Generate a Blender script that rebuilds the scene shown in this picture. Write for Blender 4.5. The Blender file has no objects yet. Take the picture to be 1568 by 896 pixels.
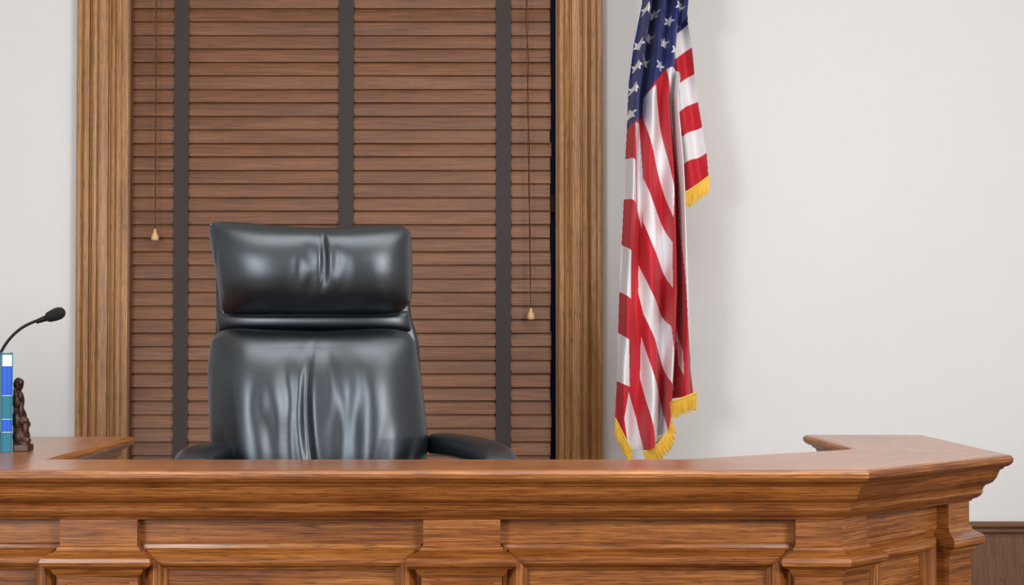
import bpy, bmesh, math, random
import numpy as np
from mathutils import Vector, Matrix
random.seed(7); rng=np.random.RandomState(3)
S=bpy.context.scene
S.view_settings.view_transform='Standard'
COL=S.collection
F=2600.0; CAMZ=1.6; HZ=510.0
def PX(x,y,d): return Vector(((x-784)/F*d, d, CAMZ+(HZ-y)/F*d))
def lin(c):
    return tuple(((v/255)/12.92 if v/255<=.04045 else ((v/255+.055)/1.055)**2.4) for v in c)+(1,)

# ---------------- materials ----------------
def newmat(name):
    m=bpy.data.materials.new(name); m.use_nodes=True
    nt=m.node_tree; b=nt.nodes['Principled BSDF']
    return m,nt,b
def plain(name,rgb,rough=.5,metal=0,bump=0,bscale=200,var=0,coat=0,spec=.5):
    m,nt,b=newmat(name)
    b.inputs['Base Color'].default_value=lin(rgb)
    b.inputs['Roughness'].default_value=rough; b.inputs['Metallic'].default_value=metal
    b.inputs['Coat Weight'].default_value=coat
    b.inputs['Specular IOR Level'].default_value=spec
    tc=nt.nodes.new('ShaderNodeTexCoord')
    n=nt.nodes.new('ShaderNodeTexNoise'); n.inputs['Scale'].default_value=bscale; n.inputs['Detail'].default_value=4
    nt.links.new(tc.outputs['Object'],n.inputs['Vector'])
    if bump:
        bp=nt.nodes.new('ShaderNodeBump'); bp.inputs['Strength'].default_value=bump; bp.inputs['Distance'].default_value=.002
        nt.links.new(n.outputs['Fac'],bp.inputs['Height']); nt.links.new(bp.outputs['Normal'],b.inputs['Normal'])
    if var:
        n2=nt.nodes.new('ShaderNodeTexNoise'); n2.inputs['Scale'].default_value=3
        nt.links.new(tc.outputs['Object'],n2.inputs['Vector'])
        r=nt.nodes.new('ShaderNodeValToRGB')
        a=[max(0,v-var) for v in rgb]; c=[min(255,v+var) for v in rgb]
        r.color_ramp.elements[0].position=.3; r.color_ramp.elements[0].color=lin(a)
        r.color_ramp.elements[1].position=.7; r.color_ramp.elements[1].color=lin(c)
        nt.links.new(n2.outputs['Fac'],r.inputs['Fac']); nt.links.new(r.outputs['Color'],b.inputs['Base Color'])
    return m
def wood(name,dark,mid,light,rough=.35,coat=.3,ring=9.0,pore=.55,tone=.5,contrast=1.0,ringamp=.09):
    m,nt,b=newmat(name); N=nt.nodes; L=nt.links
    uv=N.new('ShaderNodeUVMap'); uv.uv_map='UVMap'
    def mapn(sx,sy,detail,dist=0):
        mp=N.new('ShaderNodeMapping'); mp.inputs['Scale'].default_value=(sx,sy,1)
        L.new(uv.outputs['UV'],mp.inputs['Vector'])
        n=N.new('ShaderNodeTexNoise'); n.inputs['Scale'].default_value=1; n.inputs['Detail'].default_value=detail
        n.inputs['Distortion'].default_value=dist
        L.new(mp.outputs['Vector'],n.inputs['Vector']); return n.outputs['Fac']
    def mth(op,a,bb=None,clamp=False):
        k=N.new('ShaderNodeMath'); k.operation=op; k.use_clamp=clamp
        for i,v in enumerate((a,bb)):
            if v is None: continue
            if isinstance(v,(int,float)): k.inputs[i].default_value=v
            else: L.new(v,k.inputs[i])
        return k.outputs[0]
    big=mapn(1.1,9,2,.2)
    rings=mth('SINE',mth('MULTIPLY',big,ring*6.28))
    rings=mth('MULTIPLY',rings,ringamp*contrast)
    streak=mth('SUBTRACT',mapn(3.0,120,4,.1),.5)
    streak2=mth('SUBTRACT',mapn(8,380,3),.5)
    broad=mapn(.8,5,1)
    v=mth('ADD',mth('MULTIPLY',streak,.55*contrast),mth('MULTIPLY',streak2,1.0*contrast))
    v=mth('ADD',v,rings)
    v=mth('ADD',v,mth('MULTIPLY',mth('SUBTRACT',broad,.5),tone))
    v=mth('ADD',v,.5)
    r=N.new('ShaderNodeValToRGB'); e=r.color_ramp.elements
    e[0].position=.18; e[0].color=lin(dark); e[1].position=.82; e[1].color=lin(light)
    k=e.new(.5); k.color=lin(mid)
    L.new(v,r.inputs['Fac'])
    fine=mapn(22,650,2)
    pr=N.new('ShaderNodeValToRGB'); pr.color_ramp.elements[0].position=.34; pr.color_ramp.elements[0].color=(1-pore,)*3+(1,)
    pr.color_ramp.elements[1].position=.46; pr.color_ramp.elements[1].color=(1,1,1,1)
    L.new(fine,pr.inputs['Fac'])
    mx=N.new('ShaderNodeMix'); mx.data_type='RGBA'; mx.blend_type='MULTIPLY'; mx.inputs[0].default_value=1
    L.new(r.outputs['Color'],mx.inputs[6]); L.new(pr.outputs['Color'],mx.inputs[7])
    L.new(mx.outputs[2],b.inputs['Base Color'])
    bp=N.new('ShaderNodeBump'); bp.inputs['Strength'].default_value=.12; bp.inputs['Distance'].default_value=.001
    L.new(fine,bp.inputs['Height']); L.new(bp.outputs['Normal'],b.inputs['Normal'])
    b.inputs['Roughness'].default_value=rough; b.inputs['Coat Weight'].default_value=coat; b.inputs['Coat Roughness'].default_value=.2
    return m
M_bench=wood('oak_varnished',(90,44,14),(150,88,37),(194,128,64),rough=.36,coat=.25,contrast=1.1,ringamp=.05,ring=6,pore=.65)
M_benchtop=wood('oak_top',(116,66,32),(154,94,51),(178,117,70),rough=.3,coat=.35,ringamp=.06)
M_case=wood('oak_casing',(116,76,38),(166,116,66),(198,150,96),rough=.45,coat=.1,ring=4,tone=.25,ringamp=.05,pore=.65)
M_slat=wood('walnut_slat',(84,48,27),(119,74,43),(146,94,58),rough=.5,coat=.02,ring=5,pore=.35,tone=.35,contrast=1.0,ringamp=.06)
M_dark=wood('dark_panel',(82,52,32),(116,78,50),(138,96,64),rough=.5,coat=0,contrast=.6)
M_wall=plain('painted_plaster',(226,226,226),.85,bump=.12,bscale=60,var=1)
M_ceil=plain('ceiling_paint',(240,240,238),.9,bump=.1)
M_carpet=plain('carpet',(96,72,58),.95,bump=.6,bscale=400,var=8)
M_tape=plain('blind_tape_notch_shade',(66,58,57),.9,bump=.3,bscale=800)
M_cord=plain('cord',(84,54,38),.8)
M_tassel=plain('tassel_wood',(216,178,124),.45,var=8)
M_gold=plain('gold_fringe',(232,190,72),.5,var=22)
M_metal=plain('black_metal',(30,31,34),.35,metal=.6)
M_foam=plain('foam',(24,24,26),.95,bump=1,bscale=900)
M_statue=plain('bronze',(70,44,37),.42,metal=.25,bump=.5,bscale=90,var=12)
M_teal=plain('book_teal',(24,112,134),.5,bump=.2,bscale=500,var=4)
M_blue=plain('book_blue',(22,84,200),.45,var=4)
M_page=plain('book_pages',(232,232,226),.8)
M_navy=plain('book_navy',(26,40,92),.5)
# leather
def leather():
    m,nt,b=newmat('black_leather'); N=nt.nodes; L=nt.links
    b.inputs['Base Color'].default_value=lin((12,15,18)); b.inputs['Roughness'].default_value=.38
    b.inputs['IOR'].default_value=1.75
    b.inputs['Specular IOR Level'].default_value=.65
    b.inputs['Specular Tint'].default_value=(.80,.90,1,1)
    tc=N.new('ShaderNodeTexCoord')
    v=N.new('ShaderNodeTexVoronoi'); v.inputs['Scale'].default_value=420
    n=N.new('ShaderNodeTexNoise'); n.inputs['Scale'].default_value=14; n.inputs['Detail'].default_value=3
    L.new(tc.outputs['Object'],v.inputs['Vector']); L.new(tc.outputs['Object'],n.inputs['Vector'])
    b1=N.new('ShaderNodeBump'); b1.inputs['Strength'].default_value=.10; b1.inputs['Distance'].default_value=.0006
    b2=N.new('ShaderNodeBump'); b2.inputs['Strength'].default_value=.12; b2.inputs['Distance'].default_value=.006
    L.new(v.outputs['Distance'],b1.inputs['Height']); L.new(n.outputs['Fac'],b2.inputs['Height'])
    L.new(b2.outputs['Normal'],b1.inputs['Normal']); L.new(b1.outputs['Normal'],b.inputs['Normal'])
    return m
M_lea=leather()
def flagmat():
    m,nt,b=newmat('flag_cloth'); N=nt.nodes; L=nt.links
    a=N.new('ShaderNodeAttribute'); a.attribute_name='Col'
    L.new(a.outputs['Color'],b.inputs['Base Color'])
    b.inputs['Roughness'].default_value=.68; b.inputs['Sheen Weight'].default_value=.1
    tc=N.new('ShaderNodeTexCoord'); n=N.new('ShaderNodeTexNoise'); n.inputs['Scale'].default_value=600
    L.new(tc.outputs['Object'],n.inputs['Vector'])
    bp=N.new('ShaderNodeBump'); bp.inputs['Strength'].default_value=.15; bp.inputs['Distance'].default_value=.0005
    L.new(n.outputs['Fac'],bp.inputs['Height']); L.new(bp.outputs['Normal'],b.inputs['Normal'])
    return m
M_flag=flagmat()

# ---------------- mesh helpers ----------------
def group(name,loc=(0,0,0)):
    e=bpy.data.objects.new(name,None); e.empty_display_size=.1; COL.objects.link(e); return e
def build(name,verts,faces,mat,parent=None,uvs=None,smooth=True,angle=35,midx=None,mats=None):
    me=bpy.data.meshes.new(name); me.from_pydata([tuple(v) for v in verts],[],faces)
    for mm in (mats or [mat]): me.materials.append(mm)
    if uvs is not None:
        l=me.uv_layers.new(name='UVMap')
        flat=[c for f in uvs for p in f for c in p]
        l.data.foreach_set('uv',flat)
    if midx: me.polygons.foreach_set('material_index',midx)
    me.polygons.foreach_set('use_smooth',[smooth]*len(me.polygons))
    if smooth and angle<180: me.set_sharp_from_angle(angle=math.radians(angle))
    me.update()
    o=bpy.data.objects.new(name,me); COL.objects.link(o)
    if parent: o.parent=parent
    return o
class MB:
    def __init__(s): s.v=[];s.f=[];s.u=[];s.m=[]
    def quadbox(s,a,b,grain=0,mi=0):
        x0,y0,z0=a;x1,y1,z1=b; n=len(s.v)
        s.v+=[(x0,y0,z0),(x1,y0,z0),(x1,y1,z0),(x0,y1,z0),(x0,y0,z1),(x1,y0,z1),(x1,y1,z1),(x0,y1,z1)]
        ou,ov=random.random()*50,random.random()*50
        for f in [(0,3,2,1),(4,5,6,7),(0,1,5,4),(1,2,6,5),(2,3,7,6),(3,0,4,7)]:
            s.f.append(tuple(n+i for i in f)); s.m.append(mi)
            uvf=[]
            for i in f:
                p=s.v[n+i]; o=[p[k] for k in range(3) if k!=grain]
                uvf.append((p[grain]+ou,o[0]+o[1]+ov))
            s.u.append(uvf)
    def sweep(s,path,prof,closed=False,mi=0,cap=False):
        P=[Vector(p[:2]) for p in path]; n=len(P); k=len(prof)
        def mit(i):
            ds=[]
            if closed or i>0: ds.append((P[i]-P[i-1]).normalized())
            if closed or i<n-1: ds.append((P[(i+1)%n]-P[i]).normalized())
            ns=[Vector((d.y,-d.x)) for d in ds]
            if len(ns)==1: return ns[0]
            b=(ns[0]+ns[1]); b.normalize(); return b/max(.2,b.dot(ns[0]))
        base=len(s.v); ms=[mit(i) for i in range(n)]
        for i in range(n):
            for o,z in prof:
                q=P[i]+ms[i]*o; s.v.append((q.x,q.y,z))
        pl=[0]
        for j in range(1,k): pl.append(pl[-1]+math.hypot(prof[j][0]-prof[j-1][0],prof[j][1]-prof[j-1][1]))
        rg=range(n if closed else n-1)
        for i in rg:
            i2=(i+1)%n; L=(P[i2]-P[i]).normalized(); ou,ov=random.random()*50,random.random()*50
            for j in range(k-1):
                ids=(base+i*k+j,base+i*k+j+1,base+i2*k+j+1,base+i2*k+j)
                s.f.append(ids); s.m.append(mi)
                s.u.append([(Vector(s.v[q][:2]).dot(L)+ou,pl[j+(1 if t in(1,2) else 0)]+ov) for t,q in enumerate(ids)])
        if cap:
            for i,rev in ((0,False),(n-1,True)):
                ids=[base+i*k+j for j in range(k)]
                if rev: ids=ids[::-1]
                s.f.append(tuple(ids)); s.m.append(mi); s.u.append([(s.v[q][0],s.v[q][2]) for q in ids])
    def frame(s,org,U,Nn,u0,u1,z0,z1,prof,field=True,mi=0,vert=True):
        rect=[(u0,z0),(u1,z0),(u1,z1),(u0,z1)]; sg=[(1,1),(-1,1),(-1,-1),(1,-1)]
        k=len(prof); base=len(s.v)
        for (u,z),(a,b) in zip(rect,sg):
            for ins,pr in prof:
                q=org+U*(u+a*ins)+Nn*pr; s.v.append((q.x,q.y,z+b*ins))
        pl=[0]
        for j in range(1,k): pl.append(pl[-1]+math.hypot(prof[j][0]-prof[j-1][0],prof[j][1]-prof[j-1][1]))
        for i in range(4):
            i2=(i+1)%4; ou,ov=random.random()*50,random.random()*50
            for j in range(k-1):
                ids=(base+i*k+j,base+i2*k+j,base+i2*k+j+1,base+i*k+j+1)
                s.f.append(ids); s.m.append(mi); uvf=[]
                for t,q in enumerate(ids):
                    p=Vector(s.v[q]); along=(p-org).dot(U) if i%2==0 else p.z
                    uvf.append((along+ou,pl[j+(1 if t in(2,3) else 0)]+ov))
                s.u.append(uvf)
        if field:
            ids=[base+i*k+k-1 for i in range(4)]; ou,ov=random.random()*50,random.random()*50
            s.f.append(tuple(ids)); s.m.append(mi)
            s.u.append([((s.v[q][2] if vert else (Vector(s.v[q])-org).dot(U))+ou,((Vector(s.v[q])-org).dot(U) if vert else s.v[q][2])+ov) for q in ids])
    def poly(s,pts,dirv,mi=0):
        n=len(s.v); s.v+=[tuple(p) for p in pts]; s.f.append(tuple(range(n,n+len(pts)))); s.m.append(mi)
        d=Vector(dirv).normalized(); e=Vector((-d.y,d.x,0)); ou,ov=random.random()*50,random.random()*50
        s.u.append([(Vector(p).dot(d)+ou,Vector(p).dot(e)+ov) for p in pts])
    def out(s,name,mats,parent=None,smooth=True,angle=35):
        if not isinstance(mats,list): mats=[mats]
        return build(name,s.v,s.f,None,parent,s.u,smooth,angle,s.m,mats)
def curve(name,pts,r,mat,parent,res=8):
    c=bpy.data.curves.new(name,'CURVE'); c.dimensions='3D'; c.bevel_depth=r; c.bevel_resolution=3; c.use_fill_caps=True
    sp=c.splines.new('NURBS'); sp.points.add(len(pts)-1)
    for p,q in zip(sp.points,pts): p.co=(*q,1)
    sp.use_endpoint_u=True; sp.order_u=3; sp.resolution_u=res
    o=bpy.data.objects.new(name,c); c.materials.append(mat); COL.objects.link(o); o.parent=parent; return o
def lathe(name,prof,loc,mat,parent,seg=32,axis=None):
    vs=[];fs=[]
    k=len(prof)
    for i in range(seg):
        a=2*math.pi*i/seg
        for r,z in prof: vs.append(Vector((r*math.cos(a),r*math.sin(a),z)))
    for i in range(seg):
        i2=(i+1)%seg
        for j in range(k-1): fs.append((i*k+j,i2*k+j,i2*k+j+1,i*k+j+1))
    if axis is not None:
        q=Vector((0,0,1)).rotation_difference(Vector(axis)); vs=[q@v for v in vs]
    vs=[v+Vector(loc) for v in vs]
    return build(name,vs,fs,mat,parent,None,True,40)
def rbox(name,c,size,bev,mat,parent,rot=None,seg=5):
    bm=bmesh.new(); bmesh.ops.create_cube(bm,size=1)
    for v in bm.verts: v.co=Vector((v.co.x*size[0],v.co.y*size[1],v.co.z*size[2]))
    bmesh.ops.bevel(bm,geom=bm.edges[:],offset=bev,segments=seg,profile=.5,affect='EDGES')
    M=Matrix.Translation(Vector(c))@(rot.to_4x4() if rot else Matrix())
    bm.transform(M)
    me=bpy.data.meshes.new(name); bm.to_mesh(me); bm.free(); me.materials.append(mat)
    for p in me.polygons: p.use_smooth=True
    o=bpy.data.objects.new(name,me); COL.objects.link(o); o.parent=parent; return o

# ---------------- room ----------------
YW=5.5; DAIS=.6; CEIL=3.7
WX0,WX1,WZ0,WZ1=-1.245,.154,.98,3.1
m=MB()
m.quadbox((-4,YW,0),(WX0,YW+.2,CEIL)); m.quadbox((WX1,YW,0),(5,YW+.2,CEIL))
m.quadbox((WX0,YW,0),(WX1,YW+.2,WZ0)); m.quadbox((WX0,YW,WZ1),(WX1,YW+.2,CEIL))
m.out('wall_back',M_wall,smooth=False)
m=MB(); m.quadbox((-4.15,-3,0),(-4,YW+.2,CEIL)); m.out('wall_left',M_wall,smooth=False)
m=MB(); m.quadbox((5,-3,0),(5.15,YW+.2,CEIL)); m.out('wall_right',M_wall,smooth=False)
m=MB(); m.quadbox((-4.15,-3,CEIL),(5.15,YW+.2,CEIL+.1)); m.out('ceiling',M_ceil,smooth=False)
m=MB(); m.quadbox((-4.15,-3,-.1),(5.15,YW+.2,0)); m.out('floor',M_carpet,smooth=False)
m=MB(); m.quadbox((-4,3.0,0),(5,YW,DAIS)); m.out('floor_dais',M_carpet,smooth=False)
def wains(name,x0,x1):
    m=MB()
    m.quadbox((x0,YW-.018,DAIS),(x1,YW,.955),grain=2)
    prof=[(0,.955),(.012,.957),(.016,.962),(.016,.972),(.026,.976),(.030,.982),(.030,.990),(.024,.994),(0,.994)]
    m.sweep([(x0,YW-.018),(x1,YW-.018)],prof,cap=True)
    m.quadbox((x0,YW-.03,DAIS),(x1,YW-.018,DAIS+.12),grain=0)
    m.out(name,M_dark,angle=30)
wains('trim_1',.30,5); wains('trim_2',-4,-1.41)
# window
g=group('window_1')
def casing(name,xo,xi):
    s=1 if xi>xo else -1; w=abs(xi-xo)
    pf=[(0,0),(0,.040),(.004,.045),(.010,.046),(.016,.044),(.020,.036),(.022,.026),(.036,.024),(.038,.014),(.042,.014),(.044,.026),(.050,.032),(.056,.033),(.062,.030),(.066,.020),(.070,.020),(.072,.028),(.098,.028),(.100,.018),(.104,.018),(.108,.028),(.114,.032),(.120,.028),(.124,.016),(.136,.016),(.142,.010),(w,.008),(w,-.1)]
    vs=[];fs=[];us=[]
    for x,p in pf:
        vs.append((xo+s*x,YW-p,DAIS+.02)); vs.append((xo+s*x,YW-p,WZ1+.14))
    d=0
    for j in range(len(pf)-1):
        L=math.hypot(pf[j+1][0]-pf[j][0],pf[j+1][1]-pf[j][1])
        ids=(2*j,2*j+2,2*j+3,2*j+1) if s>0 else (2*j,2*j+1,2*j+3,2*j+2)
        fs.append(ids)
        us.append([(vs[i][2]+xo*7,(d+L if i>=2*j+2 else d)+xo*3) for i in ids]); d+=L
    build(name,vs,fs,M_case,g,us,True,30)
casing('casing_left',-1.404,WX0+.001); casing('casing_right',.292,WX1-.001)
m=MB()
m.quadbox((-1.404,YW-.045,WZ1),(.292,YW-.001,WZ1+.15)); m.quadbox((WX0,YW-.06,WZ0-.06),(WX1,YW-.001,WZ0),grain=0)
m.quadbox((WX0,YW+.0,WZ0-.001),(WX1,YW+.16,WZ0+.03))
m.quadbox((WX1-.012,YW-.004,WZ0),(WX1-.0005,YW+.18,WZ1),grain=2); m.quadbox((WX0+.0005,YW-.004,WZ0),(WX0+.006,YW+.18,WZ1),grain=2)
m.quadbox((WX0,YW+.13,2.0),(WX1,YW+.17,2.06)); m.quadbox((WX0,YW+.13,WZ1-.06),(WX1,YW+.17,WZ1)); m.quadbox((WX0,YW+.13,WZ0),(WX1,YW+.17,WZ0+.08))
m.out('sash_and_jambs',M_dark,g,angle=30)
m=MB(); m.quadbox((WX0,YW+.15,WZ0),(WX1,YW+.155,WZ1)); m.out('glass_pane',M_navy,g,smooth=False)

# blinds
g=group('window_blind')
BX0=PX(199,0,5.55).x; BX1=PX(843,0,5.55).x; BY=YW+.045
m=MB(); pitch=.0443; z=WZ0+.07; kk=0
while z<WZ1-.1:
    kk+=1
    th=math.radians(79+random.uniform(-2.5,2.5)-(4 if kk%2 else 0)); w=.051; t=.0028
    off=random.uniform(-.0025,.0025); ou,ov=random.random()*90,random.random()*90
    n=len(m.v); K=6
    for xi in (BX0+off,BX1+off):
        for side in (1,-1):
            for k in range(K+1):
                a=(k/K-.5)*w; crown=.0012*(1-(2*k/K-1)**2)
                ty,tz=math.cos(th),math.sin(th)
                y=BY+a*ty-crown*tz-side*t/2*tz; zz=z+a*tz+crown*ty+side*t/2*ty
                m.v.append((xi,y,zz))
    R=K+1
    for k in range(K):
        for si in (0,1):
            a0=n+si*R+k; b0=n+2*R+si*R+k
            ids=(a0,b0,b0+1,a0+1) if si==0 else (a0,a0+1,b0+1,b0)
            m.f.append(ids); m.m.append(0)
            m.u.append([(m.v[i][0]+ou,(k+(1 if (i-a0 in(1,) or i-b0 in (1,)) else 0))/K*w+ov) for i in ids])
    for k in (0,K):
        ids=(n+k,n+R+k,n+3*R+k,n+2*R+k); m.f.append(ids); m.m.append(0); m.u.append([(m.v[i][0]+ou,ov+.01*j) for j,i in enumerate(ids)])
    for b in (0,2*R):
        ids=tuple(n+b+k for k in range(R))+tuple(n+b+R+k for k in range(R-1,-1,-1)); m.f.append(ids); m.m.append(0); m.u.append([(ou,ov)]*len(ids))
    z+=pitch
m.quadbox((BX0,BY-.03,WZ0+.032),(BX1,BY+.03,WZ0+.052)); m.quadbox((BX0-.005,BY-.035,WZ1-.07),(BX1+.005,BY+.035,WZ1))
m.out('slats',M_slat,g,angle=40)
m=MB()
for a,b in ((262.5,284),(512.5,534.5),(754.5,776.5)):
    x0=PX(a,0,5.53).x; x1=PX(b,0,5.53).x
    sh=.006 if a<500 else .012
    m.quadbox((x0+sh,BY-.0125,WZ0+.04),(x1+sh,BY-.0115,WZ1-.02),grain=2)
    m.quadbox((x0+sh,BY+.018,WZ0+.04),(x1+sh,BY+.019,WZ1-.02),grain=2)
    z=WZ0+.07
    while z<WZ1-.1:
        zc=z+.022; n=len(m.v)
        for e,s_ in ((x0+sh,-1),(x1+sh,1)):
            n=len(m.v)
            m.v+=[(e,BY-.0128,zc-.006),(e+s_*.0045,BY-.0125,zc+.002),(e,BY-.0128,zc+.010)]  # dark triangles modelled as the notch shadows along the tape edges
            m.f.append((n,n+1,n+2) if s_>0 else (n,n+2,n+1)); m.m.append(0); m.u.append([(0,0),(1,0),(0,1)])
        z+=pitch
m.out('tapes_and_notch_shade',M_tape,g,smooth=False)
def cordset(pxx,pyb,tag,n=2):
    d=5.5
    for i in range(n):
        pts=[]
        for k in range(26):
            yy=-200+(pyb+200)*k/25
            p=PX(pxx+(3.2*math.sin(k*1.3+i*math.pi)*(1-k/27)) + (pyb>400)*k*.35 ,yy,d); p.y=d+.002*math.cos(k*1.3+i*math.pi); pts.append(p)
        curve('cord_%s_%d'%(tag,i),pts,.0013,M_cord,g)
    b=pts[-1]
    lathe('tassel_'+tag,[(0,.004),(.004,.002),(.005,-.008),(.009,-.014),(.0125,-.022),(.0125,-.03),(.011,-.034),(0,-.035)],b,M_tassel,g,20)
cordset(237,352,'a'); cordset(804,473,'b',3)

# ---------------- bench ----------------
g=group('judge_bench'); ZT=1.348
A=(.655,3.12);B=(1.038,3.522);C=(1.022,4.22);D=(.722,4.22);E=(.74,3.70);Fp=(.335,3.40);G=(-.92,3.40);H=(-.92,4.15);I=(-1.95,4.15);J=(-1.95,3.12)
OUT=[J,A,B,C,D,E,Fp,G,H,I]
def offp(P,o):
    P=[Vector(p) for p in P]; n=len(P); r=[]
    for i in range(n):
        d1=(P[i]-P[i-1]).normalized(); d2=(P[(i+1)%n]-P[i]).normalized()
        a=Vector((d1.y,-d1.x)); b=Vector((d2.y,-d2.x)); q=(a+b).normalized(); r.append(P[i]+q/max(.2,q.dot(a))*o)
    return r
crown=[(-.012,0),(-.004,-.002),(0,-.007),(0,-.014),(-.004,-.0195),(-.010,-.0235),(-.016,-.025),(-.020,-.030),(-.025,-.032),(-.028,-.040),(-.032,-.049),(-.038,-.057),(-.046,-.062),(-.052,-.064),(-.056,-.070),(-.057,-.072),(-.057,-.079),(-.061,-.086),(-.068,-.091),(-.075,-.093),(-.079,-.098),(-.110,-.098)]
m=MB(); m.sweep(OUT,[(o,ZT+z) for o,z in crown],closed=True); m.out('crown_moulding',M_bench,g,angle=28)
T=[Vector((p.x,p.y,ZT)) for p in offp(OUT,-.012)]
j_,a_,b_,c_,d_,e_,f_,g_,h_,i_=T
m=MB()
mid=Vector((g_.x,j_.y,ZT))
m.poly([mid,a_,f_,g_],(1,0,0)); m.poly([a_,b_,e_,f_],(1,.9,0)); m.poly([b_,c_,d_,e_],(0,1,0)); m.poly([j_,mid,g_,h_,i_],(0,1,0))
m.out('top_board',M_benchtop,g,smooth=False)
body=offp(OUT,-.110)
m=MB(); m.sweep(OUT,[(-.110,ZT-.098),(-.110,DAIS+.1),(-.098,DAIS+.09),(-.098,DAIS+.001)],closed=True); m.out('body',M_bench,g,angle=28)
pil=[(0,ZT-.096),(0,1.200),(.004,1.197),(.006,1.192),(.012,1.188),(.022,1.184),(.029,1.179),(.031,1.172),(.029,1.165),(.022,1.160),(.014,1.157),(.011,1.150),(.006,1.145),(.003,1.141),(.003,.72),(.012,.715),(.014,.70),(.014,.601)]
F0=offp(OUT,-.083)
yb=3.12+.110; yf=3.12+.083
frm=[(0,0),(.003,.004),(.010,.006),(.016,.013),(.022,.022),(.028,.0255),(.036,.0255),(.041,.022),(.044,.012),(.050,.008),(.053,-.004)]
m=MB(); mp=MB()
spans=[(-1.53,-1.385),(-.85,-.705),(-.167,-.022)]
for a,b in spans:
    m.sweep([(a,yb),(a,yf),(b,yf),(b,yb)],pil)
    mp.frame(Vector((0,yf-.003,0)),Vector((1,0,0)),Vector((0,-1,0)),a+.012,b-.012,.76,1.132,[(0,0),(.004,.004),(.008,.003),(.012,-.001)],field=True)
def dirn(a,b): return (Vector(b)-Vector(a)).normalized()
fA,fB,fC=F0[1],F0[2],F0[3]; bA,bB,bC=body[1],body[2],body[3]
dd=dirn(A,B); ds=dirn(B,C); L=.086
def nrm(d): return Vector((d.y,-d.x))
p1=fA+Vector((-L,0)); p4=fA+dd*L
m.sweep([(p1.x,yb),p1,fA,p4,p4-nrm(dd)*.027],pil)
p1=fB-dd*L; p4=fB+ds*L
m.sweep([p1-nrm(dd)*.027,p1,fB,p4,p4-nrm(ds)*.027],pil)
p1=fC-ds*(L+.05); m.sweep([p1-nrm(ds)*.027,p1,fC-ds*.03,fC-ds*.03-nrm(ds)*.027],pil)
m.out('pilasters',M_bench,g,angle=28)
def panel(org,U,Nn,u0,u1):
    mp.frame(org,U,Nn,u0+.002,u1-.002,.73,1.203,frm)
X=Vector((1,0,0)); Ny=Vector((0,-1,0)); O=Vector((0,yb,0))
panel(O,X,Ny,-.705,-.167); panel(O,X,Ny,-.022,fA.x-L); panel(O,X,Ny,-1.385,-.85); panel(O,X,Ny,-1.84,-1.53)
dd3=Vector((dd.x,dd.y,0)); ds3=Vector((ds.x,ds.y,0)); nn=nrm(dd); ns=nrm(ds)
LD=(bB-bA).length
panel(Vector((bA.x,bA.y,0)),dd3,Vector((nn.x,nn.y,0)),L+.006,LD-L-.006)
LS=(bC-bB).length
panel(Vector((bB.x,bB.y,0)),ds3,Vector((ns.x,ns.y,0)),L+.01,LS-L-.07)
mp.out('panels',M_bench,g,angle=28)

# ---------------- chair ----------------
g=group('executive_office_chair')
CD=4.0; PPM=F/CD
def interp(tab,y):
    return np.interp(y,[t[0] for t in tab],[t[1] for t in tab])
def cushion(name,ytop,ybot,left,right,topc,depth,front,creases,ns=170,nt=150,rx=.09,rz=.05,back=.05,bulge=None,px=2.6,pt=2.6,lean=0):
    vs=[];fs=[]
    def surf(sgn):
        base=len(vs)
        for j in range(nt+1):
            t=math.sin((j/nt*2-1)*math.pi/2*.999)*.5+(j/nt*2-1)*.5
            for i in range(ns+1):
                s=math.sin((i/ns*2-1)*math.pi/2*.999)*.5+(i/ns*2-1)*.5
                yy=ybot+(ytop-ybot)*(t+1)/2
                l=interp(left,yy); r=interp(right,yy)
                mx=(l+r)/2; hw=(r-l)/2
                x=mx+hw*s*(1-rx*abs(t)**9)
                yc=(ytop+ybot)/2; hh=(ybot-ytop)/2
                ypx=yc-hh*t*(1-rz*abs(s)**9)
                if t>0: ypx+=interp(topc,x)*t**3
                prof=max(0,1-abs(s)**px)**.5*max(0,1-abs(t)**pt)**.5
                if sgn>0:
                    dep=depth*prof
                    if bulge: dep+=bulge(s,t)*min(1,prof*1.5)
                    for (x0,y0,x1,y1,w,a) in creases:
                        L2=(x1-x0)**2+(y1-y0)**2; k=((x-x0)*(x1-x0)+(ypx-y0)*(y1-y0))/L2
                        if 0<k<1:
                            bow=.06*math.sqrt(L2)*math.sin(math.pi*k)*(1 if x0<495 else -1)
                            dx=x-(x0+(x1-x0)*k)+bow
                            ww=w*(.75+.5*k)
                            dep-=a*math.sin(math.pi*k)**1.6*math.exp(-dx*dx/(ww*ww))*min(1,prof*1.6)
                    y=front+depth-dep
                else: y=front+depth+back*prof
                y+=lean*(ybot-ypx)/PPM
                vs.append(((x-784)/PPM,y,CAMZ+(HZ-ypx)/PPM))
        for j in range(nt):
            for i in range(ns):
                a=base+j*(ns+1)+i
                ids=(a,a+1,a+ns+2,a+ns+1)
                fs.append(ids if sgn>0 else ids[::-1])
    surf(1); surf(-1)
    o=build(name,vs,fs,M_lea,g,None,True,180)
    bm=bmesh.new(); bm.from_mesh(o.data); bmesh.ops.remove_doubles(bm,verts=bm.verts,dist=.0002); bm.to_mesh(o.data); bm.free()
    return o
cr_head=[(495,340,500,455,5,.011),(476,362,486,415,9,.002),(466,380,474,460,10,.0035),(452,405,472,482,10,.002),(522,370,512,445,9,.003),(538,385,522,468,11,.002),
 (490,415,478,482,9,.003),(505,415,524,482,9,.002),(438,420,452,484,10,.0015),(568,390,545,460,13,.0015),(343,346,352,484,4,.005)]
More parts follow.
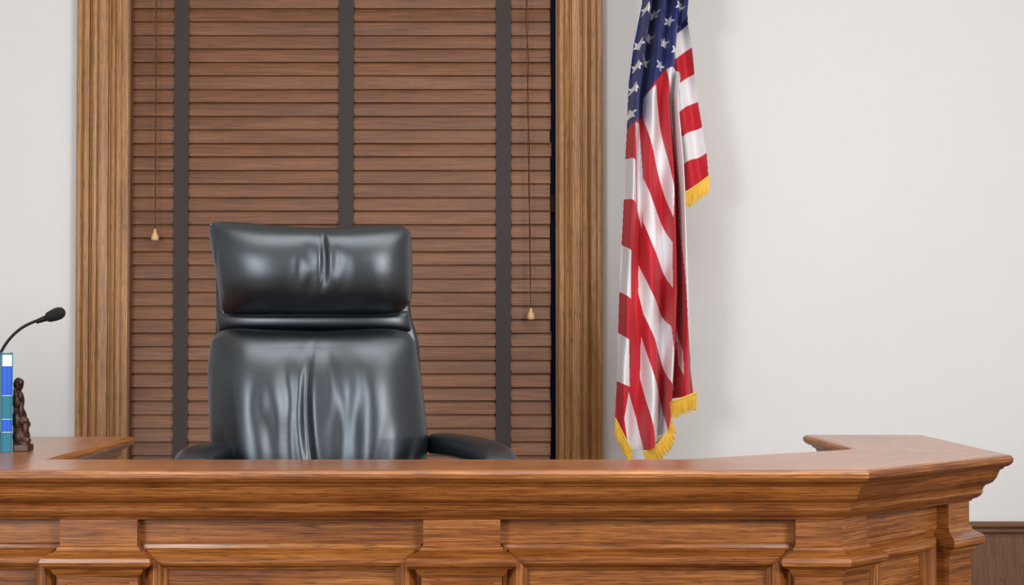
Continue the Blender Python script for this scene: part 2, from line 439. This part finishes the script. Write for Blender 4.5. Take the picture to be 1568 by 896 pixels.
cushion('headrest',340,485,[(338,319),(345,320),(400,330),(450,338),(487,341)],[(338,625),(350,630),(420,633),(465,631),(487,617)],
 [(320,-2),(345,-1),(400,4),(450,8),(500,10),(560,7),(632,2)],.095,CD-.12,cr_head,rx=.045,rz=.07,back=.03,px=4.0,pt=2.2,
 bulge=lambda s,t:-.010*math.exp(-(s/.3)**2)*(1-t*t))
cr_back=[(488,500,506,780,8,.016),(452,525,464,640,12,.005),(462,560,478,790,14,.009),(519,545,522,790,11,.005),
 (550,535,545,690,14,.005),(545,590,535,790,13,.006),(416,560,432,690,14,.005),(432,600,456,790,13,.005),(346,520,372,790,9,.003),(345,640,415,790,9,.006),(356,600,430,790,9,.004),
 (604,620,556,790,11,.004),(645,630,580,790,9,.006),(340,505,346,760,4,.005),(502,515,514,660,9,.003)]
LEAN=.10
cushion('backrest',501,800,[(498,338),(515,326),(560,323),(620,326),(700,330),(800,345)],[(498,628),(515,638),(560,645),(620,652),(665,657),(720,655),(800,640)],
 [(320,2),(350,0),(400,3),(490,6),(580,2),(660,2)],.115,CD-.19,cr_back,nt=220,rx=.03,rz=.04,back=.03,px=3.0,pt=3.0,lean=LEAN,
 bulge=lambda s,t:-.018*math.exp(-(s/.32)**2)+.005*math.cos(2.6*math.pi*(abs(s)-.62)))
cushion('neck_roll',476,508,[(470,328),(510,334)],[(470,626),(510,630)],[(300,0),(700,0)],.045,CD-.035,[],ns=100,nt=30,rx=.02,rz=.02,back=.05)
cushion('back_shell',352,820,[(340,326),(480,328),(520,326),(820,345)],[(340,622),(480,628),(520,640),(700,652),(820,640)],[(300,0),(700,0)],.02,CD+.01,[],ns=40,nt=40,rx=.03,rz=.03,back=.045)
def pipe(name,pp,d,r=.0035): curve(name,[PX(x,y,d) for x,y in pp],r,M_lea,g)
pipe('piping_left',[(322,341),(327,380),(335,430),(342,480)],CD-.03)
def tube(name,pts,hw,hh,mat,n=60,k=28,ex=.6):
    P=[Vector(p) for p in pts]; Q=[]
    m_=len(P)-1
    for i in range(n+1):
        u=i/n*m_; a=min(m_-1,int(u)); f=u-a
        p0=P[max(0,a-1)];p1=P[a];p2=P[a+1];p3=P[min(m_,a+2)]
        Q.append(.5*((2*p1)+(p2-p0)*f+(2*p0-5*p1+4*p2-p3)*f*f+(3*p1-p0-3*p2+p3)*f**3))
    vs=[];fs=[]
    for i,q in enumerate(Q):
        t=(Q[min(n,i+1)]-Q[max(0,i-1)]).normalized(); side=Vector((1,.25,0)); side=(side-t*side.dot(t)).normalized(); up=side.cross(t).normalized()
        e=min(i,n-i)/n*9; sc=math.sqrt(max(.02,1-(1-min(1,e))**2))
        for j in range(k):
            a=2*math.pi*j/k; c,s=math.cos(a),math.sin(a)
            vs.append(q+side*hw*sc*math.copysign(abs(c)**ex,c)+up*hh*sc*math.copysign(abs(s)**ex,s))
    for i in range(n):
        for j in range(k):
            fs.append((i*k+j,i*k+(j+1)%k,(i+1)*k+(j+1)%k,(i+1)*k+j))
    fs.append(tuple(range(k))[::-1]); fs.append(tuple(n*k+j for j in range(k)))
    return build(name,vs,fs,mat,g,None,True,180)
tube('armrest_right',[PX(666,679,4.03),PX(690,681,3.95),PX(728,688,3.83),PX(756,700,3.72),PX(768,726,3.65),PX(766,790,3.66),PX(748,850,3.75)],.040,.026,M_lea)
tube('armrest_left',[PX(352,697,3.96),PX(336,695,3.90),PX(316,698,3.80),PX(300,707,3.70),PX(294,733,3.65),PX(300,800,3.66),PX(310,850,3.75)],.042,.026,M_lea)
sx=(490-784)/PPM
rbox('seat',(sx,3.77,1.075),(.52,.50,.14),.055,M_lea,g)
rbox('seat_pan',(sx,3.79,.99),(.40,.36,.05),.02,M_metal,g)
rbox('arm_bracket',(sx,3.77,1.02),(.66,.07,.03),.01,M_metal,g)
lathe('gas_column',[(0,.98),(.03,.98),(.03,.85),(.024,.85),(.024,.72),(.045,.71),(.045,.66),(0,.66)],(sx,3.8,0),M_metal,g)
for i in range(5):
    a=2*math.pi*i/5+.3; r=.25
    rbox('leg_%d'%i,(sx+math.cos(a)*r/2,3.8+math.sin(a)*r/2,.685),(r,.045,.03),.01,M_metal,g,Matrix.Rotation(a,3,'Z'))
    cx,cy=sx+math.cos(a)*r,3.8+math.sin(a)*r
    for k in (-1,1):
        lathe('caster_%d_%d'%(i,k),[(0,-.009),(.024,-.009),(.028,-.004),(.028,.004),(.024,.009),(0,.009)],(cx-k*.014*math.sin(a),cy+k*.014*math.cos(a),.629),M_metal,g,20,(-math.sin(a),math.cos(a),0))

# ---------------- flag ----------------
g=group('american_flag')
FD=5.18
def inpoly(X,Y,poly):
    r=np.zeros(X.shape,bool); n=len(poly); j=n-1
    for i in range(n):
        xi,yi=poly[i]; xj,yj=poly[j]
        c=((yi>Y)!=(yj>Y))&(X<(xj-xi)*(Y-yi)/((yj-yi) if yj!=yi else 1e-9)+xi); r^=c; j=i
    return r
RED=np.array(lin((196,22,42))); WHI=np.array(lin((236,234,238))); BLU=np.array(lin((28,44,112)))
def sheet(name,sil,x0,x1,y0,y1,colf,depf,step=.6):
    xs=np.arange(x0,x1,step); ys=np.arange(y0,y1,step)
    X,Y=np.meshgrid(xs,ys); keep=inpoly(X,Y,sil)
    col=colf(X,Y); dep=depf(X,Y)
    D_=FD+dep
    wx=(X-784)/F*FD; wz=CAMZ+(HZ-Y)/F*FD
    idx=-np.ones(X.shape,int)
    use=np.zeros(X.shape,bool)
    fk=keep[:-1,:-1]&keep[1:,:-1]&keep[:-1,1:]&keep[1:,1:]
    use[:-1,:-1]|=fk;use[1:,:-1]|=fk;use[:-1,1:]|=fk;use[1:,1:]|=fk
    idx[use]=np.arange(use.sum())
    V=np.stack([wx[use],D_[use],wz[use]],1)
    jj,ii=np.where(fk)
    Fc=np.stack([idx[jj,ii],idx[jj+1,ii],idx[jj+1,ii+1],idx[jj,ii+1]],1)
    me=bpy.data.meshes.new(name)
    me.vertices.add(len(V)); me.vertices.foreach_set('co',V.ravel())
    me.loops.add(Fc.size); me.loops.foreach_set('vertex_index',Fc.ravel())
    me.polygons.add(len(Fc)); me.polygons.foreach_set('loop_start',np.arange(0,Fc.size,4))
    me.update(calc_edges=True); me.validate()
    me.polygons.foreach_set('use_smooth',[True]*len(me.polygons))
    ca=me.color_attributes.new('Col','FLOAT_COLOR','POINT'); ca.data.foreach_set('color',col[use].ravel())
    me.materials.append(M_flag)
    o=bpy.data.objects.new(name,me); COL.objects.link(o); o.parent=g; return o
foldY=[-260,0,150,300,450,600,700]
folds=[[1000,985,964,957,950,944,940],[1004,994,972,968,962,955,955],[1010,1003,985,980,977,976,975],[1016,1015,1000,996,995,996,996],
 [1022,1026,1012,1014,1018,1016,1012],[1030,1038,1022,1030,1032,1024,1020],[1034,1046,1030,1038,1042,1034,1030],[1040,1052,1036,1046,1050,1050,1048],[1046,1058,1042,1053,1060,1063,1064]]
def depf(X,Y):
    ph=np.zeros(X.shape)
    for r in range(X.shape[0]):
        y=Y[r,0]; xs=np.maximum.accumulate([np.interp(y,foldY,f)+.01*k for k,f in enumerate(folds)])
        ph[r]=np.interp(X[r],xs,range(len(folds)))
    c=np.cos(math.pi*ph)
    amp=.044+.022*np.sin(Y*.006+ph*.9)
    d=amp*np.sign(c)*np.abs(c)**.9
    d+=.010*np.sin(X*.10+Y*.028)+.004*np.sin(X*.27-Y*.045)+.005*np.sin(Y*.04+X*.05)
    return d-.0
sil=[(1004,-260),(1044,-260),(1057,0),(1056,25),(1038,42),(1035,100),(1039,112),(1046,180),(1051,280),(1055,400),(1059,500),(1058,560),(1063,602),(1040,610),(1022,615),(1026,640),(1020,662),(1003,682),(985,690),(968,688),(959,676),(949,655),(941,642),(945,590),(948,500),(952,400),(957,300),(962,200),(965,120),(973,60),(985,0)]
canton=[(990,-262),(1060,-262),(1060,26),(1037,42),(1035,101),(1018,107),(988,145),(985,178),(950,202),(960,60)]
whites=[[(1021,106),(1040,100),(1050,180),(1055,280),(1053,350),(1058,450),(1064,520),(1058,548),(1051,500),(1047,420),(1042,340),(1040,280),(1034,210),(1028,150)],
 [(987,146),(1004,131),(1012,190),(1022,240),(1031,290),(1029,335),(1020,305),(1005,250),(993,205),(987,180)],
 [(984,268),(1000,310),(1018,350),(1028,372),(1029,442),(1016,415),(1000,378),(985,338)],
 [(979,405),(995,445),(1015,482),(1026,500),(1030,560),(1034,600),(1022,580),(1003,520),(985,482),(978,450)],
 [(982,515),(1000,575),(1015,620),(1022,668),(1005,690),(998,650),(988,612),(981,580)],
 [(962,600),(975,640),(986,692),(962,690),(955,640)],
 [(955,235),(972,247),(974,312),(950,298)],[(948,368),(966,385),(966,458),(945,442)],[(940,504),(962,520),(964,592),(940,582)],
 [(972,190),(981,186),(985,260),(984,350),(977,320)],[(1037,500),(1045,540),(1046,575),(1040,560)]]
stars=[(1004,17,.1),(1026,29,.5),(996,52,.3),(1018,63,.2),(979,67,.6),(990,90,.1),(1011,100,.4),(976,101,.2),(971,136,.3),(966,174,.0),(1034,78,.5),(1008,-20,.2),(1034,-14,.4),(1042,8,.6),(1000,-52,.2),(1024,-60,.1),(990,15,.3)]
def star(cx,cy,rot,sx=.85):
    p=[]
    for k in range(10):
        r=9.6 if k%2==0 else 4.0; a=-math.pi/2+k*math.pi/5+rot
        p.append((cx+r*math.cos(a)*sx,cy+r*math.sin(a)))
    return p
def colmain(X,Y):
    c=np.tile(RED,X.shape+(1,))
    for w in whites: c[inpoly(X,Y,w)]=WHI
    k=inpoly(X,Y,canton); c[k]=BLU
    for s in stars: c[inpoly(X,Y,star(*s))&k]=WHI
    return c
sheet('front_folds',sil,938,1070,-262,694,colmain,depf)
silb=[(1020,-120),(1050,-120),(1057,0),(1058,25),(1063,60),(1068,110),(1074,160),(1080,200),(1086,235),(1088,268),(1072,280),(1054,293),(1046,296),(1030,200),(1020,60)]
bnd=[42,81,123.6,168,210.5,254.6]
def colb(X,Y):
    t=Y+.55*(X-1040)+2*np.sin(X*.15); k=np.searchsorted(bnd,t)
    c=np.where((k%2==1)[...,None],WHI,RED); c[k==0]=BLU; return c
def depb(X,Y): return .066+.014*np.sin((X-Y*.12)*.2)-.0006*(X-1060)+.005*np.sin(Y*.06)
sheet('rear_fold',silb,1018,1090,-122,298,colb,depb)
def fringe(name,pts,L,dep,n,tilt=0):
    vs=[];fs=[]
    seg=[0]
    for a,b in zip(pts,pts[1:]): seg.append(seg[-1]+math.dist(a,b))
    for i in range(n):
        s=seg[-1]*i/(n-1); x=np.interp(s,seg,[p[0] for p in pts]); y=np.interp(s,seg,[p[1] for p in pts])
        l=L*random.uniform(.85,1.05); dx=tilt+random.uniform(-1.5,1.5); dd_=random.uniform(-.004,.004)
        w=.9; b=len(vs)
        for t,ww in ((0,w),(.25,w*.7),(.7,w*.9),(1,w*.6)):
            X=x+dx*t*t; Y=y-1+l*t; d=FD+dep+dd_*t
            for ox,oy in ((-ww,0),(0,-.0022*ww),(ww,0),(0,.0022*ww)):
                q=((X+ox-784)/F*FD,d+oy,CAMZ+(HZ-Y)/F*FD); vs.append(q)
        for k in range(3):
            for e in range(4):
                fs.append((b+k*4+e,b+k*4+(e+1)%4,b+k*4+4+(e+1)%4,b+k*4+4+e))
        fs.append((b+12,b+13,b+14,b+15))
    build(name,vs,fs,M_gold,g,None,True,60)
    curve(name+'_braid',[(( p[0]-784)/F*FD,FD+dep-.001,CAMZ+(HZ-p[1])/F*FD) for p in pts],.0028,M_gold,g)
fringe('fringe_upper',[(1053,292),(1072,281),(1089,267)],27,.045,60)
fringe('fringe_mid',[(1023,616),(1040,610),(1064,601)],27,-.03,60,1)
fringe('fringe_low',[(984,691),(1003,683),(1020,664),(1026,640)],22,-.03,90,8)
fringe('fringe_side',[(941,640),(949,656),(959,677),(966,688)],26,-.03,60,-1)
pxp=PX(1014,0,FD).x
lathe('pole',[(0,.62),(.012,.62),(.012,2.95),(.018,2.97),(.022,3.0),(.014,3.03),(.02,3.06),(.004,3.16),(0,3.17)],(pxp,FD+.11,0),M_tassel,g)
lathe('pole_base',[(0,.601),(.14,.601),(.14,.615),(.10,.63),(.04,.66),(.025,.70),(0,.70)],(pxp,FD+.11,0),M_gold,g)

# ---------------- microphone ----------------
g=group('gooseneck_microphone')
d=3.97
pts=[PX(-20,667,d),PX(-16,610,d),PX(-8,565,d),PX(3,535,d),PX(20,512,d),(PX(45,494,d)),PX(75,485,d)]
zb=ZT
pts[0].z=zb+.02
curve('gooseneck',pts,.0035,M_metal,g,12)
ax=(PX(98,477,d)-PX(74,486,d)).normalized()
lathe('foam_head',[(0,-.006),(.008,-.005),(.012,0),(.0137,.01),(.015,.018),(.0145,.028),(.011,.037),(.005,.041),(0,.042)],PX(74,486,d),M_foam,g,24,ax)
lathe('collar',[(0,-.03),(.005,-.03),(.0075,-.004),(.0075,.002),(0,.002)],PX(74,486,d),M_metal,g,20,ax)
lathe('base',[(0,0.001),(.055,.001),(.055,.012),(.045,.02),(.012,.024),(.008,.04),(0,.04)],(pts[0].x,pts[0].y,zb),M_metal,g)

# ---------------- law books ----------------
bd=3.60; zb=ZT+.0005
cor=PX(20.5,0,bd)
g=group('law_books'); g.location=(cor.x,cor.y,zb); g.rotation_euler=(0,0,math.radians(17))
def book(x0,x1,h,cols):
    m=MB(); dpt=.15
    m.quadbox((x0,0,0),(x0+.003,dpt,h)); m.quadbox((x1-.003,0,0),(x1,dpt,h))
    m.quadbox((x0+.003,.004,.003),(x1-.003,dpt-.004,h-.004),mi=2)
    R=10; cx=(x0+x1)/2; hw=(x1-x0)/2; z=0
    bands=[]
    for fr_,ci in cols: bands.append((z,z+h*fr_,ci)); z+=h*fr_
    def ring(z,add=0):
        b=len(m.v)
        for i in range(R+1):
            a=math.pi*i/R; m.v.append((cx-(hw+add)*math.cos(a),.004-(.007+add)*math.sin(a),z))
        return b
    def strip(z0,z1,ci,add=0):
        a=ring(z0,add); b=ring(z1,add)
        for i in range(R):
            m.f.append((a+i,a+i+1,b+i+1,b+i)); m.m.append(ci); m.u.append([(0,0)]*4)
    for z0,z1,ci in bands: strip(z0,z1,ci)
    for z0,z1,ci in bands[:-1]: strip(z1-.0005,z1+.0005,2,.0005)
    a=ring(h); m.f.append(tuple(a+i for i in range(R+1))); m.m.append(bands[-1][2]); m.u.append([(0,0)]*(R+1))
    m.out('book',[M_teal,M_blue,M_page,M_navy],g,angle=40)
W=.024
pat=[(.20,0),(.13,1),(.24,0),(.30,1),(.11,2),(.02,0)]
book(-W,0,.209,pat)
book(-2*W-.001,-W-.001,.207,[(.88,0),(.12,3)])
book(-3*W-.002,-2*W-.002,.209,pat); book(-4*W-.003,-3*W-.003,.205,[(.3,3),(.2,1),(.4,3),(.1,2)])

# ---------------- bookend statue (seated thinker) ----------------
bm=bmesh.new(); sd=bd+.03
def blob(px,py,rx,ry,rd,dd_=0):
    c=PX(px,py,sd); s=sd/F
    M=Matrix.Translation((c.x,sd+dd_,c.z))@Matrix.Diagonal((rx*s,rd,ry*s,1))
    bmesh.ops.create_uvsphere(bm,u_segments=20,v_segments=14,radius=1,matrix=M)
def blk(px0,px1,py0,py1,d0,d1):
    a=PX(px0,py1,sd);b=PX(px1,py0,sd)
    M=Matrix.Translation(((a.x+b.x)/2,sd+(d0+d1)/2,(a.z+b.z)/2))@Matrix.Diagonal((b.x-a.x,d1-d0,b.z-a.z,1))
    bmesh.ops.create_cube(bm,size=1,matrix=M)
blk(26,49,680,690,-.024,.02); blk(24,28,595,690,-.015,.015)
blob(34,668,13,15,.022); blob(40,681,9,7,.020,-.004); blob(31,642,11,20,.020); blob(29,614,9,16,.018); blob(29,589,7.5,11,.014)
blob(34,586,4.5,6,.010,-.006); blob(39,644,9,7,.010,-.012); blob(43,656,5,14,.009,-.012); blob(37,628,4,13,.007,-.016); blob(35,606,4,8,.007,-.012); blob(45,674,6,5,.010,-.010); blob(38,650,8,7,.010,.010)
me=bpy.data.meshes.new('bookend_statue'); bm.to_mesh(me); bm.free(); me.materials.append(M_statue)
o=bpy.data.objects.new('bookend_statue',me); COL.objects.link(o)
r=o.modifiers.new('r','REMESH'); r.mode='VOXEL'; r.voxel_size=.0016; r.use_smooth_shade=True

# ---------------- lights ----------------
def area(name,loc,tgt,sx,sy,pw,col=(1,1,1)):
    l=bpy.data.lights.new(name,'AREA'); l.shape='RECTANGLE'; l.size=sx; l.size_y=sy; l.energy=pw; l.color=col
    o=bpy.data.objects.new(name,l); o.location=loc; o.rotation_euler=(Vector(tgt)-Vector(loc)).to_track_quat('-Z','Y').to_euler(); COL.objects.link(o)
area('softbox_lamp_right',(2.8,-.6,2.8),(-.8,5,1.2),1.5,1.3,145,(1,.985,.96))
area('softbox_fill_left',(-2.1,-.2,2.2),(-.6,4.5,1.4),1.0,1.3,80,(.96,.98,1))  # unseen fill light, added to put highlights on the chair leather
area('ceiling_lamp',(0.2,3.0,3.65),(.2,3.0,0),3.2,1.4,62,(1,.985,.96))
w=bpy.data.worlds.new('world'); S.world=w; w.use_nodes=True
w.node_tree.nodes['Background'].inputs[0].default_value=(.97,.98,1,1); w.node_tree.nodes['Background'].inputs[1].default_value=.26

cam=bpy.data.cameras.new('camera'); cam.sensor_width=36; cam.lens=36*F/1568; cam.clip_start=.05
co=bpy.data.objects.new('camera',cam); co.location=(0,0,CAMZ); co.rotation_euler=(math.radians(90)+math.atan((HZ-448)/F),0,0); COL.objects.link(co); S.camera=co
